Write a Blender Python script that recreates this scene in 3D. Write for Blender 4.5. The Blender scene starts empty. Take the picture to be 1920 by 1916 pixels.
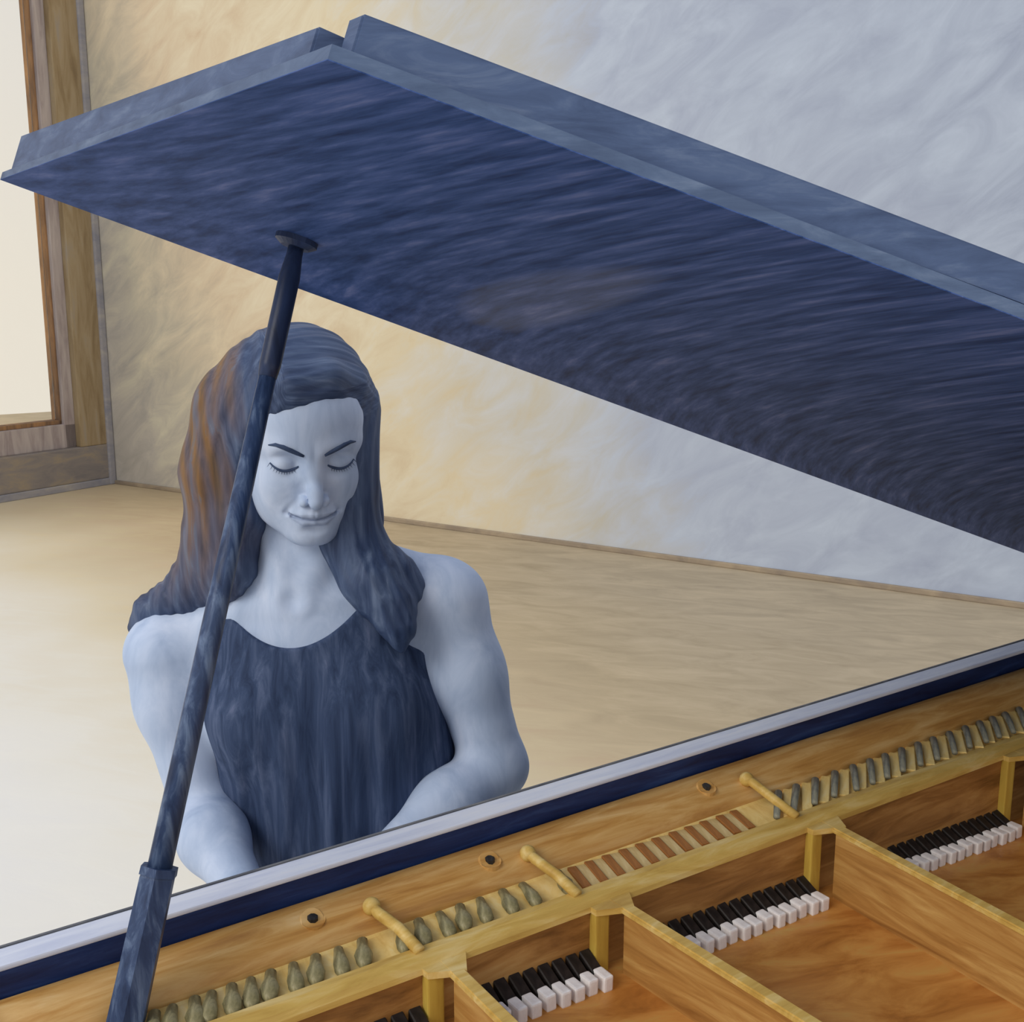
import bpy, bmesh, math, random
import numpy as np
from mathutils import Vector, Matrix

S = bpy.context.scene
COL = S.collection
random.seed(7)
RAD = math.radians

# ------------------------------------------------------------------ camera, sky, sun, exposure
# World axes: X runs along the keyboard (bass side positive), Y from the piano towards the pianist, Z up.
YAW = RAD(-34.4)
cam_d = bpy.data.cameras.new('camera')
cam = bpy.data.objects.new('camera', cam_d)
COL.objects.link(cam)
cam_d.sensor_width = 36.0
cam_d.lens = 40.1
cam_d.clip_start = 0.02
cam.location = (-0.1214, -0.7968, 1.45)
cam.rotation_euler = (RAD(90 - 11.3), 0, YAW)
S.camera = cam

W = bpy.data.worlds.new('sky')
S.world = W
W.use_nodes = True
wn, wl = W.node_tree.nodes, W.node_tree.links
wn.clear()
w_out = wn.new('ShaderNodeOutputWorld')
w_bg = wn.new('ShaderNodeBackground')
w_tc = wn.new('ShaderNodeTexCoord')
w_sep = wn.new('ShaderNodeSeparateXYZ')
w_rmp = wn.new('ShaderNodeValToRGB')
wl.new(w_tc.outputs['Generated'], w_sep.inputs[0])
wl.new(w_sep.outputs['Z'], w_rmp.inputs[0])
w_rmp.color_ramp.elements[0].position = 0.0
w_rmp.color_ramp.elements[0].color = (1.0, 0.95, 0.87, 1)
w_rmp.color_ramp.elements[1].position = 0.75
w_rmp.color_ramp.elements[1].color = (0.80, 0.86, 1.0, 1)
wl.new(w_rmp.outputs[0], w_bg.inputs[0])
w_bg.inputs[1].default_value = 0.86
wl.new(w_bg.outputs[0], w_out.inputs[0])

sun_d = bpy.data.lights.new('sun', 'SUN')
sun = bpy.data.objects.new('sun', sun_d)
COL.objects.link(sun)
sun_d.energy = 1.25
sun_d.angle = RAD(28)
sun_d.color = (1.0, 0.96, 0.88)
# light comes from above and the viewer's left front
_dir = Matrix.Rotation(YAW, 3, 'Z') @ Vector((0.62, 0.62, -0.62))
sun.rotation_euler = _dir.to_track_quat('-Z', 'Y').to_euler()

S.view_settings.view_transform = 'Standard'
S.view_settings.look = 'None'
S.view_settings.gamma = 1.0
S.view_settings.use_curve_mapping = False
S.view_settings.exposure = 0.0

STAND = Vector((-0.1214, -0.7968, 1.45))     # fixed reference point for laying out the room

# ------------------------------------------------------------------ materials
def lin(c):
    f = lambda x: x / 12.92 if x <= 0.04045 else ((x + 0.055) / 1.055) ** 2.4
    return tuple(f(v / 255.0) for v in c) + (1.0,)

def paint(name, stops, scale=(1, 1, 1), nscale=8.0, rough=0.6, rot=(0, 0, 0), bump=0.25, bscale=None,
          detail=6.0, distort=0.6, spec=0.3, coat=0.0):
    """brushed paint: an anisotropic noise drives a colour ramp; the same noise gives fine relief"""
    m = bpy.data.materials.new(name)
    m.use_nodes = True
    n, l = m.node_tree.nodes, m.node_tree.links
    b = n['Principled BSDF']
    tc = n.new('ShaderNodeTexCoord')
    mp = n.new('ShaderNodeMapping')
    mp.inputs['Scale'].default_value = scale
    mr_ = n.new('ShaderNodeMapping')
    mr_.inputs['Rotation'].default_value = rot
    no = n.new('ShaderNodeTexNoise')
    no.inputs['Scale'].default_value = nscale
    no.inputs['Detail'].default_value = detail
    no.inputs['Roughness'].default_value = 0.62
    no.inputs['Distortion'].default_value = distort
    rp = n.new('ShaderNodeValToRGB')
    e = rp.color_ramp.elements
    while len(e) < len(stops):
        e.new(0.5)
    for i, (p, c) in enumerate(stops):
        e[i].position = p
        e[i].color = lin(c)
    l.new(tc.outputs['Object'], mr_.inputs[0])
    l.new(mr_.outputs[0], mp.inputs[0])
    l.new(mp.outputs[0], no.inputs['Vector'])
    l.new(no.outputs['Fac'], rp.inputs[0])
    l.new(rp.outputs[0], b.inputs['Base Color'])
    b.inputs['Roughness'].default_value = rough
    b.inputs['Specular IOR Level'].default_value = spec
    b.inputs['Coat Weight'].default_value = coat
    if bump:
        bp = n.new('ShaderNodeBump')
        bp.inputs['Strength'].default_value = bump
        bp.inputs['Distance'].default_value = 0.002
        l.new(no.outputs['Fac'], bp.inputs['Height'])
        l.new(bp.outputs[0], b.inputs['Normal'])
    return m

M = {}
M['lid'] = paint('navy_lacquer', [(0.3, (32, 50, 92)), (0.46, (52, 76, 126)), (0.58, (72, 94, 148)), (0.72, (108, 122, 170))],
                 scale=(7, 1.0, 7), nscale=5, rough=0.6, rot=(0, 0, 0.38), bump=0.5, spec=0.06, distort=0.15)
def bend_strokes(m):
    """long brushed strokes that fan out across the panel, and a glossier patch that gives the lid its pale reflection"""
    n, l = m.node_tree.nodes, m.node_tree.links
    b = n['Principled BSDF']
    tc = [x for x in n if x.type == 'TEX_COORD'][0]
    no = [x for x in n if x.type == 'TEX_NOISE'][0]
    sp = n.new('ShaderNodeSeparateXYZ'); l.new(tc.outputs['Object'], sp.inputs[0])
    def math(op, a, b2=None):
        x = n.new('ShaderNodeMath'); x.operation = op
        for i, v in enumerate((a, b2)):
            if v is None: continue
            if hasattr(v, 'links'): l.new(v, x.inputs[i])
            else: x.inputs[i].default_value = v
        return x.outputs[0]
    e = math('EXPONENT', math('MULTIPLY', sp.outputs['Y'], -1.35))
    w = math('MULTIPLY', math('SUBTRACT', sp.outputs['X'], 0.15), e)
    cb = n.new('ShaderNodeCombineXYZ')
    l.new(math('MULTIPLY', w, 15.0), cb.inputs[0]); l.new(math('MULTIPLY', sp.outputs['Y'], 1.6), cb.inputs[1])
    l.new(cb.outputs[0], no.inputs['Vector'])
    # patch of raised gloss, set where the pale reflection sits
    dx = math('SUBTRACT', w, 0.262); dy = math('SUBTRACT', sp.outputs['Y'], -0.10)
    r2 = math('ADD', math('POWER', math('DIVIDE', dx, 0.045), 2.0), math('POWER', math('DIVIDE', dy, 0.19), 2.0))
    mr = n.new('ShaderNodeMapRange'); mr.interpolation_type = 'SMOOTHSTEP'
    l.new(math('ADD', r2, math('MULTIPLY', no.outputs['Fac'], 0.6)), mr.inputs['Value'])
    mr.inputs['From Min'].default_value = 1.45; mr.inputs['From Max'].default_value = 0.7
    mr.inputs['To Min'].default_value = 0.06; mr.inputs['To Max'].default_value = 0.55
    l.new(mr.outputs[0], b.inputs['Specular IOR Level'])
bend_strokes(M['lid'])
M['lid_edge'] = paint('navy_edge', [(0.3, (62, 78, 108)), (0.55, (84, 102, 132)), (0.75, (112, 128, 154))],
                      scale=(3, 3, 12), nscale=6, rough=0.5, bump=0.3)
M['lid_flap'] = paint('navy_flap', [(0.3, (54, 70, 102)), (0.55, (74, 92, 126)), (0.75, (102, 118, 146))],
                      scale=(3, 3, 14), nscale=6, rough=0.5, bump=0.3)
M['prop'] = paint('prop_navy', [(0.3, (30, 44, 74)), (0.5, (52, 70, 104)), (0.66, (94, 112, 142)), (0.8, (122, 138, 160))],
                  scale=(16, 16, 1.2), nscale=6, rough=0.42, bump=0.4)
M['prop_dark'] = paint('prop_dark', [(0.3, (18, 28, 52)), (0.7, (44, 60, 96))], scale=(8, 8, 1), nscale=8, rough=0.4)
M['rim'] = paint('rim_navy', [(0.3, (14, 28, 66)), (0.55, (28, 50, 98)), (0.8, (56, 82, 132))], scale=(1.5, 12, 12), nscale=6, rough=0.4, bump=0.2)
M['rim_sheen'] = paint('rim_sheen_lavender', [(0.3, (206, 212, 232)), (0.55, (228, 232, 244)), (0.8, (240, 240, 244))],  # highlight on the rail top put into the colour
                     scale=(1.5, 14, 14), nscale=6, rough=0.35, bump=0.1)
M['rim_line'] = paint('rim_line_grey', [(0.3, (84, 88, 98)), (0.7, (140, 140, 140))], scale=(3, 14, 14), nscale=6, rough=0.6)
M['gold'] = paint('plate_gold', [(0.25, (168, 112, 50)), (0.45, (200, 148, 78)), (0.6, (218, 174, 108)), (0.78, (232, 200, 146))],
                  scale=(1.6, 14, 14), nscale=5, rough=0.45, bump=0.25, spec=0.4)
M['bead'] = paint('bead_gold', [(0.3, (190, 150, 72)), (0.5, (214, 178, 96)), (0.7, (230, 204, 140))], scale=(2, 12, 12), nscale=6, rough=0.45)
M['band'] = paint('band_yellow', [(0.3, (226, 184, 100)), (0.55, (246, 214, 136)), (0.8, (250, 232, 180))], scale=(10, 4, 4), nscale=6, rough=0.5)
M['pillar'] = paint('pillar_yellow', [(0.3, (190, 152, 64)), (0.55, (210, 178, 80)), (0.75, (222, 196, 96))], scale=(8, 8, 1.5), nscale=7, rough=0.5)
M['rail_wood'] = paint('rail_wood', [(0.28, (112, 74, 34)), (0.48, (160, 112, 58)), (0.62, (186, 138, 78)), (0.78, (204, 164, 104))],
                       scale=(1.6, 12, 12), nscale=5, rough=0.5, bump=0.3)
M['web_wood'] = paint('web_wood', [(0.28, (142, 96, 46)), (0.48, (180, 132, 70)), (0.65, (202, 160, 94)), (0.8, (216, 184, 124))],
                      scale=(12, 1.4, 14), nscale=5, rough=0.5, bump=0.3)
M['soundboard'] = paint('soundboard_amber', [(0.25, (140, 84, 36)), (0.42, (186, 122, 56)), (0.56, (208, 148, 76)), (0.68, (206, 162, 88)), (0.8, (194, 160, 78))],
                        scale=(2.2, 6, 6), nscale=5, rough=0.4, rot=(0, 0, 0.25), bump=0.2)
M['black'] = paint('damper_black', [(0.3, (16, 14, 14)), (0.7, (52, 44, 40))], scale=(6, 6, 6), nscale=12, rough=0.55)
M['felt'] = paint('felt_white', [(0.3, (236, 230, 228)), (0.6, (252, 250, 250))], scale=(4, 4, 4), nscale=14, rough=0.9, bump=0.4)
M['agraffe'] = paint('agraffe_grey', [(0.3, (84, 78, 54)), (0.5, (132, 124, 88)), (0.75, (184, 172, 128))], scale=(10, 4, 4), nscale=14, rough=0.4)
M['pin'] = paint('pin_steel', [(0.3, (92, 92, 84)), (0.5, (128, 128, 116)), (0.75, (166, 160, 130))], scale=(14, 4, 4), nscale=12, rough=0.4)
M['strip_brown'] = paint('strip_brown', [(0.3, (134, 82, 36)), (0.7, (176, 118, 62))], scale=(8, 3, 3), nscale=12, rough=0.6)
M['strip_pale'] = paint('strip_pale', [(0.3, (190, 156, 92)), (0.7, (224, 200, 146))], scale=(8, 3, 3), nscale=12, rough=0.6)
M['hole'] = paint('bolt_dark', [(0.3, (20, 18, 20)), (0.7, (60, 56, 52))], scale=(4, 4, 4), nscale=20, rough=0.5)
M['dress'] = paint('dress_navy', [(0.28, (30, 44, 72)), (0.48, (54, 70, 101)), (0.62, (78, 92, 122)), (0.78, (110, 118, 148))],
                   scale=(16, 16, 1.3), nscale=4, rough=0.8, bump=0.5)
M['casing'] = paint('casing_brown', [(0.25, (126, 106, 78)), (0.45, (152, 132, 100)), (0.6, (166, 148, 118)), (0.78, (154, 146, 138))],
                    scale=(5, 5, 0.7), nscale=3, rough=0.7, bump=0.3)
M['casing_low'] = paint('casing_grey', [(0.25, (120, 116, 118)), (0.5, (142, 134, 128)), (0.75, (166, 150, 124))], scale=(1.5, 1.5, 4), nscale=3, rough=0.7)
M['jamb'] = paint('jamb_lilac', [(0.25, (140, 126, 126)), (0.5, (176, 164, 160)), (0.75, (198, 188, 182))], scale=(6, 6, 0.7), nscale=3, rough=0.7)
M['sash'] = paint('sash_dark', [(0.3, (104, 84, 70)), (0.7, (180, 136, 92))], scale=(5, 5, 1), nscale=3, rough=0.7)
M['base_blue'] = paint('baseboard_blue', [(0.3, (134, 136, 148)), (0.6, (164, 160, 160)), (0.8, (182, 176, 166))], scale=(1.5, 1.5, 3), nscale=3, rough=0.7)
M['base_tan'] = paint('baseboard_tan', [(0.3, (128, 116, 104)), (0.6, (160, 144, 122)), (0.8, (180, 164, 140))], scale=(1.5, 1.5, 3), nscale=3, rough=0.7)
M['wall_left'] = paint('wall_left_plaster', [(0.3, (196, 182, 156)), (0.7, (224, 212, 186))], scale=(1, 1, 1), nscale=3, rough=0.9)
M['bench'] = paint('bench_black', [(0.3, (18, 22, 34)), (0.7, (40, 48, 70))], scale=(3, 3, 3), nscale=6, rough=0.5)
M['key_white'] = paint('key_ivory', [(0.3, (222, 218, 208)), (0.7, (240, 238, 232))], nscale=20, rough=0.3, bump=0)

def mix_paint(name, cols, axis_dir, lo, hi, nscale, scale, rot=(0, 0, 0), rough=0.85, wob=0.5, wob_scale=0.6, bump=0.3, vary=0.35):
    """paint whose colour changes across the surface: position + large noise drive a ramp, fine strokes vary the value"""
    m = bpy.data.materials.new(name)
    m.use_nodes = True
    n, l = m.node_tree.nodes, m.node_tree.links
    b = n['Principled BSDF']
    tc = n.new('ShaderNodeTexCoord')
    dot = n.new('ShaderNodeVectorMath'); dot.operation = 'DOT_PRODUCT'
    dot.inputs[1].default_value = axis_dir
    l.new(tc.outputs['Object'], dot.inputs[0])
    big = n.new('ShaderNodeTexNoise')
    big.inputs['Scale'].default_value = wob_scale
    big.inputs['Detail'].default_value = 3
    l.new(tc.outputs['Object'], big.inputs['Vector'])
    mp = n.new('ShaderNodeMapping'); mp.inputs['Scale'].default_value = scale
    mq = n.new('ShaderNodeMapping'); mq.inputs['Rotation'].default_value = rot
    l.new(tc.outputs['Object'], mq.inputs[0]); l.new(mq.outputs[0], mp.inputs[0])
    st = n.new('ShaderNodeTexNoise')
    st.inputs['Scale'].default_value = nscale
    st.inputs['Detail'].default_value = 7
    st.inputs['Roughness'].default_value = 0.65
    st.inputs['Distortion'].default_value = 0.8
    l.new(mp.outputs[0], st.inputs['Vector'])
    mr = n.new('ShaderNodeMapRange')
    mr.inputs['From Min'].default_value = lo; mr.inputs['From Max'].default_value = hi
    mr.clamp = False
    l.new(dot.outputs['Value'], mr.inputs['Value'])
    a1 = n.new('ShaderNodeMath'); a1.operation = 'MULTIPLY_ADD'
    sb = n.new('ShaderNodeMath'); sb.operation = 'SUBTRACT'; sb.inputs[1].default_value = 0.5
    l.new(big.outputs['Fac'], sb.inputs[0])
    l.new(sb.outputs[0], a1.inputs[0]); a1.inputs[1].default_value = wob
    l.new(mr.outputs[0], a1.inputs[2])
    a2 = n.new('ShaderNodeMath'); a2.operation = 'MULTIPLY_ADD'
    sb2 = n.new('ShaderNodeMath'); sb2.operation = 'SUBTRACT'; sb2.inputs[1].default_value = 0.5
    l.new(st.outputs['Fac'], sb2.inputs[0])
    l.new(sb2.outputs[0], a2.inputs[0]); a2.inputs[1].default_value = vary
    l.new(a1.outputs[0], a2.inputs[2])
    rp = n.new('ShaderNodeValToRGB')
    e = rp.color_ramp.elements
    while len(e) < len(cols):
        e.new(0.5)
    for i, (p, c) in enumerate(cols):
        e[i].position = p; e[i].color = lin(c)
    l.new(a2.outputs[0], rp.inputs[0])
    hs = n.new('ShaderNodeMix'); hs.data_type = 'RGBA'; hs.blend_type = 'OVERLAY'
    hs.inputs['Factor'].default_value = 0.42
    l.new(rp.outputs[0], hs.inputs['A'])
    l.new(st.outputs['Fac'], hs.inputs['B'])
    l.new(hs.outputs['Result'], b.inputs['Base Color'])
    b.inputs['Roughness'].default_value = rough
    b.inputs['Specular IOR Level'].default_value = 0.15
    bp = n.new('ShaderNodeBump'); bp.inputs['Strength'].default_value = bump; bp.inputs['Distance'].default_value = 0.004
    l.new(st.outputs['Fac'], bp.inputs['Height'])
    l.new(bp.outputs[0], b.inputs['Normal'])
    return m

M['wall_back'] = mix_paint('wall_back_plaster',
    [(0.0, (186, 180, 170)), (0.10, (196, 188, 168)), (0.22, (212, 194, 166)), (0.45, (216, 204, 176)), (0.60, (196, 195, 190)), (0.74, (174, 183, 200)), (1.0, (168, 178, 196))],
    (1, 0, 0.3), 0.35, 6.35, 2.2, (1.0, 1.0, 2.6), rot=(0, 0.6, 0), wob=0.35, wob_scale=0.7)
M['floor'] = mix_paint('floor_boards_pale',  # paler low end: window daylight on the floor, put into the colour
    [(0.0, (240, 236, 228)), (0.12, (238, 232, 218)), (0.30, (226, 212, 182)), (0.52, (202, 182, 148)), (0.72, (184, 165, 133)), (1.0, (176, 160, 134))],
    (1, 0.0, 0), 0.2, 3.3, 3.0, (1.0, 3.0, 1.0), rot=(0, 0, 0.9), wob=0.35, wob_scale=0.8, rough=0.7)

# glass: thin clear pane
g = bpy.data.materials.new('window_glass'); g.use_nodes = True
gn, gl = g.node_tree.nodes, g.node_tree.links
gn.clear()
go = gn.new('ShaderNodeOutputMaterial'); gt = gn.new('ShaderNodeBsdfTransparent'); gg = gn.new('ShaderNodeBsdfGlossy'); gm = gn.new('ShaderNodeMixShader'); gf = gn.new('ShaderNodeFresnel')
gt.inputs[0].default_value = (0.98, 0.97, 0.94, 1); gg.inputs['Roughness'].default_value = 0.05
gf.inputs[0].default_value = 1.3
gl.new(gf.outputs[0], gm.inputs[0]); gl.new(gt.outputs[0], gm.inputs[1]); gl.new(gg.outputs[0], gm.inputs[2]); gl.new(gm.outputs[0], go.inputs[0])
M['glass'] = g

# skin with tinted lips and painted crease shade, hair with brown locks on her right side: colour attributes on the meshes
def attr_paint(name, base, tint, attr, scale, nscale, rough, bump, spec=0.3):
    m = paint(name, base, scale=scale, nscale=nscale, rough=rough, bump=bump, spec=spec)
    n, l = m.node_tree.nodes, m.node_tree.links
    b = n['Principled BSDF']
    src = b.inputs['Base Color'].links[0].from_socket
    no = [x for x in n if x.type == 'TEX_NOISE'][0]
    rp = n.new('ShaderNodeValToRGB')
    e = rp.color_ramp.elements
    while len(e) < len(tint):
        e.new(0.5)
    for i, (p, c) in enumerate(tint):
        e[i].position = p; e[i].color = lin(c)
    l.new(no.outputs['Fac'], rp.inputs[0])
    at = n.new('ShaderNodeAttribute'); at.attribute_name = attr
    mx = n.new('ShaderNodeMix'); mx.data_type = 'RGBA'
    l.new(at.outputs['Fac'], mx.inputs['Factor'])
    l.new(src, mx.inputs['A']); l.new(rp.outputs[0], mx.inputs['B'])
    l.new(mx.outputs['Result'], b.inputs['Base Color'])
    return m
M['skin'] = attr_paint('skin_blue', [(0.25, (156, 174, 204)), (0.45, (178, 194, 220)), (0.6, (194, 207, 230)), (0.8, (212, 221, 240))],
                       [(0.3, (104, 120, 152)), (0.7, (132, 146, 176))], 'lip_and_shade', (3, 3, 1.2), 7, 0.6, 0.12)
M['hair'] = attr_paint('hair_blue', [(0.28, (32, 46, 76)), (0.46, (54, 70, 102)), (0.60, (76, 92, 122)), (0.75, (114, 128, 154))],
                       [(0.25, (66, 56, 50)), (0.42, (104, 80, 56)), (0.55, (128, 92, 52)), (0.62, (108, 98, 92)), (0.75, (172, 112, 44))], 'brown', (1, 1, 1), 60, 0.5, 0.35)
_n, _l = M['hair'].node_tree.nodes, M['hair'].node_tree.links
_fa = _n.new('ShaderNodeAttribute'); _fa.attribute_name = 'flow'
_no = [x for x in _n if x.type == 'TEX_NOISE'][0]
_l.new(_fa.outputs['Vector'], _no.inputs['Vector'])
M['brow'] = paint('brow_ink', [(0.3, (46, 60, 88)), (0.7, (72, 88, 118))], nscale=40, rough=0.8)

# ------------------------------------------------------------------ helpers
def link(o, parent=None):
    COL.objects.link(o)
    if parent is not None:
        o.parent = parent
    return o

def obj(name, bm_or_me, mat, parent=None, smooth=False, label=None):
    if isinstance(bm_or_me, bmesh.types.BMesh):
        me = bpy.data.meshes.new(name)
        bmesh.ops.recalc_face_normals(bm_or_me, faces=bm_or_me.faces)
        bm_or_me.to_mesh(me); bm_or_me.free()
    else:
        me = bm_or_me
    if len(me.materials) == 0:
        me.materials.append(mat)
    if smooth:
        me.shade_smooth()
    o = bpy.data.objects.new(name, me)
    if label:
        o['label'] = label
    return link(o, parent)

def thing(name, label, cat, loc=(0, 0, 0), rz=0.0, group=None):
    o = bpy.data.objects.new(name, None)
    o.location = loc; o.rotation_euler = (0, 0, rz)
    o['label'] = label; o['category'] = cat
    if group:
        o['group'] = group
    return link(o)

def tag(o, label=None, cat=None, kind=None):
    if label: o['label'] = label
    if cat: o['category'] = cat
    if kind: o['kind'] = kind
    return o

def dup(o, parent=None):
    c = o.copy(); link(c, parent if parent is not None else o.parent)
    for ch in list(o.children):
        d = ch.copy(); link(d, c)
    return c

def hexa(bm, pts):
    """eight corners: bottom ring 0-3, top ring 4-7"""
    v = [bm.verts.new(p) for p in pts]
    for f in ((3, 2, 1, 0), (4, 5, 6, 7), (0, 1, 5, 4), (1, 2, 6, 5), (2, 3, 7, 6), (3, 0, 4, 7)):
        bm.faces.new([v[i] for i in f])
    return v

def box(x0, x1, y0, y1, z0, z1, bev=0.0, bm=None, seg=2):
    b = bm or bmesh.new()
    vs = hexa(b, [(x0, y0, z0), (x1, y0, z0), (x1, y1, z0), (x0, y1, z0), (x0, y0, z1), (x1, y0, z1), (x1, y1, z1), (x0, y1, z1)])
    if bev:
        es = [e for e in b.edges if e.verts[0] in vs and e.verts[1] in vs]
        bmesh.ops.bevel(b, geom=es, offset=bev, segments=seg, affect='EDGES', profile=0.6)
    return b

def prism(poly, fn, t0, t1, bev=0.0):
    """polygon (list of 2D points) extruded between t0 and t1 through fn(x, y, t)"""
    b = bmesh.new()
    lo = [b.verts.new(fn(x, y, t0)) for x, y in poly]
    hi = [b.verts.new(fn(x, y, t1)) for x, y in poly]
    b.faces.new(lo[::-1]); b.faces.new(hi)
    k = len(poly)
    for i in range(k):
        b.faces.new((lo[i], lo[(i + 1) % k], hi[(i + 1) % k], hi[i]))
    if bev:
        bmesh.ops.recalc_face_normals(b, faces=b.faces)
        bmesh.ops.bevel(b, geom=list(b.edges), offset=bev, segments=2, affect='EDGES')
    return b

def frames(pts):
    out = []
    up = None
    for i, p in enumerate(pts):
        t = (pts[min(i + 1, len(pts) - 1)] - pts[max(i - 1, 0)]).normalized()
        if up is None:
            up = Vector((0, 0, 1)) if abs(t.z) < 0.9 else Vector((0, 1, 0))
        s = t.cross(up).normalized()
        up = s.cross(t).normalized()
        out.append((s, up))
    return out

def tube(pts, radii, seg=12, bm=None, flat=(1, 1), cap=True):
    b = bm or bmesh.new()
    pts = [Vector(p) for p in pts]
    fr = frames(pts)
    rings = []
    for p, r, (s, u) in zip(pts, radii, fr):
        rings.append([b.verts.new(p + s * (r * flat[0] * math.cos(a)) + u * (r * flat[1] * math.sin(a))) for a in [2 * math.pi * k / seg for k in range(seg)]])
    for r0, r1 in zip(rings, rings[1:]):
        for k in range(seg):
            b.faces.new((r0[k], r0[(k + 1) % seg], r1[(k + 1) % seg], r1[k]))
    if cap:
        b.faces.new(rings[0][::-1]); b.faces.new(rings[-1])
    return b

def loft_u(profile, us, warp, bm=None):
    """open profile of (v, z) points swept along u; warp(u, v, z) shapes it; closed underneath by the last point"""
    b = bm or bmesh.new()
    rows = [[b.verts.new(warp(u, v, z)) for v, z in profile] for u in us]
    n = len(profile)
    for r0, r1 in zip(rows, rows[1:]):
        for k in range(n):
            b.faces.new((r0[k], r0[(k + 1) % n], r1[(k + 1) % n], r1[k]))
    b.faces.new(rows[0][::-1]); b.faces.new(rows[-1])
    return b

# ------------------------------------------------------------------ the room
def cam_xy(x, y):          # metres to the right of / in front of the reference point, in axes turned by YAW
    c, s = math.cos(YAW), math.sin(YAW)
    return (STAND.x + c * x - s * y, STAND.y + s * x + c * y)

corner = Vector(cam_xy(-2.97, 8.325)).to_3d()
p_left = Vector(cam_xy(-3.467, 7.588)).to_3d()
p_right = Vector(cam_xy(2.292, 5.029)).to_3d()
dl = (p_left - corner).normalized()
dr = (p_right - corner).normalized()
HGT = 4.2

bm = box(-0.0, 9.5, 0.0, 0.12, 0, HGT)
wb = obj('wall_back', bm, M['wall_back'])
wb.location = corner
wb.rotation_euler = (0, 0, math.atan2(dr.y, dr.x))
tag(wb, kind='structure')
nb = Vector((-dr.y, dr.x, 0))
# make the slab lie behind the wall face
if nb.dot(STAND - corner) > 0:
    wb.location = corner - 0.12 * nb

la = math.atan2(dl.y, dl.x)
nl = Vector((-dl.y, dl.x, 0))
sgn = 1.0 if nl.dot(STAND - corner) > 0 else -1.0   # local +y times sgn points into the room

def left_wall_part(name, x0, x1, y0, y1, z0, z1, mat, parent=None, bev=0.0):
    a, b2 = sorted((y0 * sgn, y1 * sgn))
    o = obj(name, box(x0, x1, a, b2, z0, z1, bev), M[mat] if isinstance(mat, str) else mat, parent)
    if parent is None:
        o.location = corner; o.rotation_euler = (0, 0, la)
    return o

# window opening in the left wall starts a hand's breadth from the corner and reaches nearly to the floor
WX0, WX1, WZ0, WZ1 = 0.0, 2.6, 0.0, 3.75
bm = box(WX1, 4.2, -0.12 if sgn > 0 else 0, 0 if sgn > 0 else 0.12, 0, HGT)
box(0.0, WX1, -0.12 if sgn > 0 else 0, 0 if sgn > 0 else 0.12, WZ1, HGT, bm=bm)
wlft = obj('wall_left', bm, M['wall_left'])
wlft.location = corner; wlft.rotation_euler = (0, 0, la)
tag(wlft, kind='structure')

win = bpy.data.objects.new('window_1', None)
win.location = corner; win.rotation_euler = (0, 0, la)
link(win); tag(win, kind='structure')
def wp(name, *a, **k): return left_wall_part(name, *a, parent=win, **k)
CS, JB = 0.265, 0.35      # casing and jamb inner edges measured from the corner
wp('casing_side', 0.02, CS, -0.12, 0.05, 0.30, 3.72, 'casing', bev=0.008)
wp('casing_side', WX1 - 0.3, WX1, -0.12, 0.05, 0.30, 3.72, 'casing', bev=0.008)
wp('casing_bottom', 0.02, WX1, -0.12, 0.05, 0.05, 0.30, 'casing_low', bev=0.008)
wp('casing_top', 0.02, WX1, -0.12, 0.05, 3.50, 3.75, 'casing', bev=0.008)
wp('jamb', CS, JB, -0.12, 0.00, 0.30, 3.5, 'jamb', bev=0.006)
wp('jamb', WX1 - 0.5, WX1 - 0.3, -0.12, 0.00, 0.30, 3.5, 'jamb', bev=0.006)
wp('window_sill', CS, WX1 - 0.3, -0.12, 0.0, 0.30, 0.47, 'jamb', bev=0.006)
wp('sash', JB, JB + 0.018, -0.12, -0.03, 0.47, 3.5, 'sash', bev=0.004)
wp('sash', JB, WX1 - 0.5, -0.12, -0.03, 0.47, 0.50, 'sash', bev=0.004)
wp('pane', JB + 0.018, WX1 - 0.5, -0.08, -0.07, 0.5, 3.5, 'glass')
wp('corner_bead', 0.0, 0.05, -0.0, 0.07, 0.0, 3.75, 'base_blue', bev=0.01)

bl = left_wall_part('baseboard_left', 0.02, 4.0, 0.0, 0.06, 0.0, 0.05, 'base_blue', bev=0.006)
tag(bl, kind='structure')
bb = obj('baseboard_back', box(0.05, 9.4, -0.02, 0.0, 0.0, 0.028, 0.005), M['base_tan'])
bb.location = corner; bb.rotation_euler = wb.rotation_euler
if nb.dot(STAND - corner) > 0:
    bb.location = corner + 0.02 * nb
tag(bb, kind='structure')
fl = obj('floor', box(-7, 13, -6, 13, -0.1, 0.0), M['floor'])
tag(fl, kind='structure')

# ------------------------------------------------------------------ the grand piano
piano = thing('grand_piano', 'navy grand piano with raised lid, prop stick and golden open interior', 'piano')
U0, U1 = -0.075, 1.42

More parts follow.
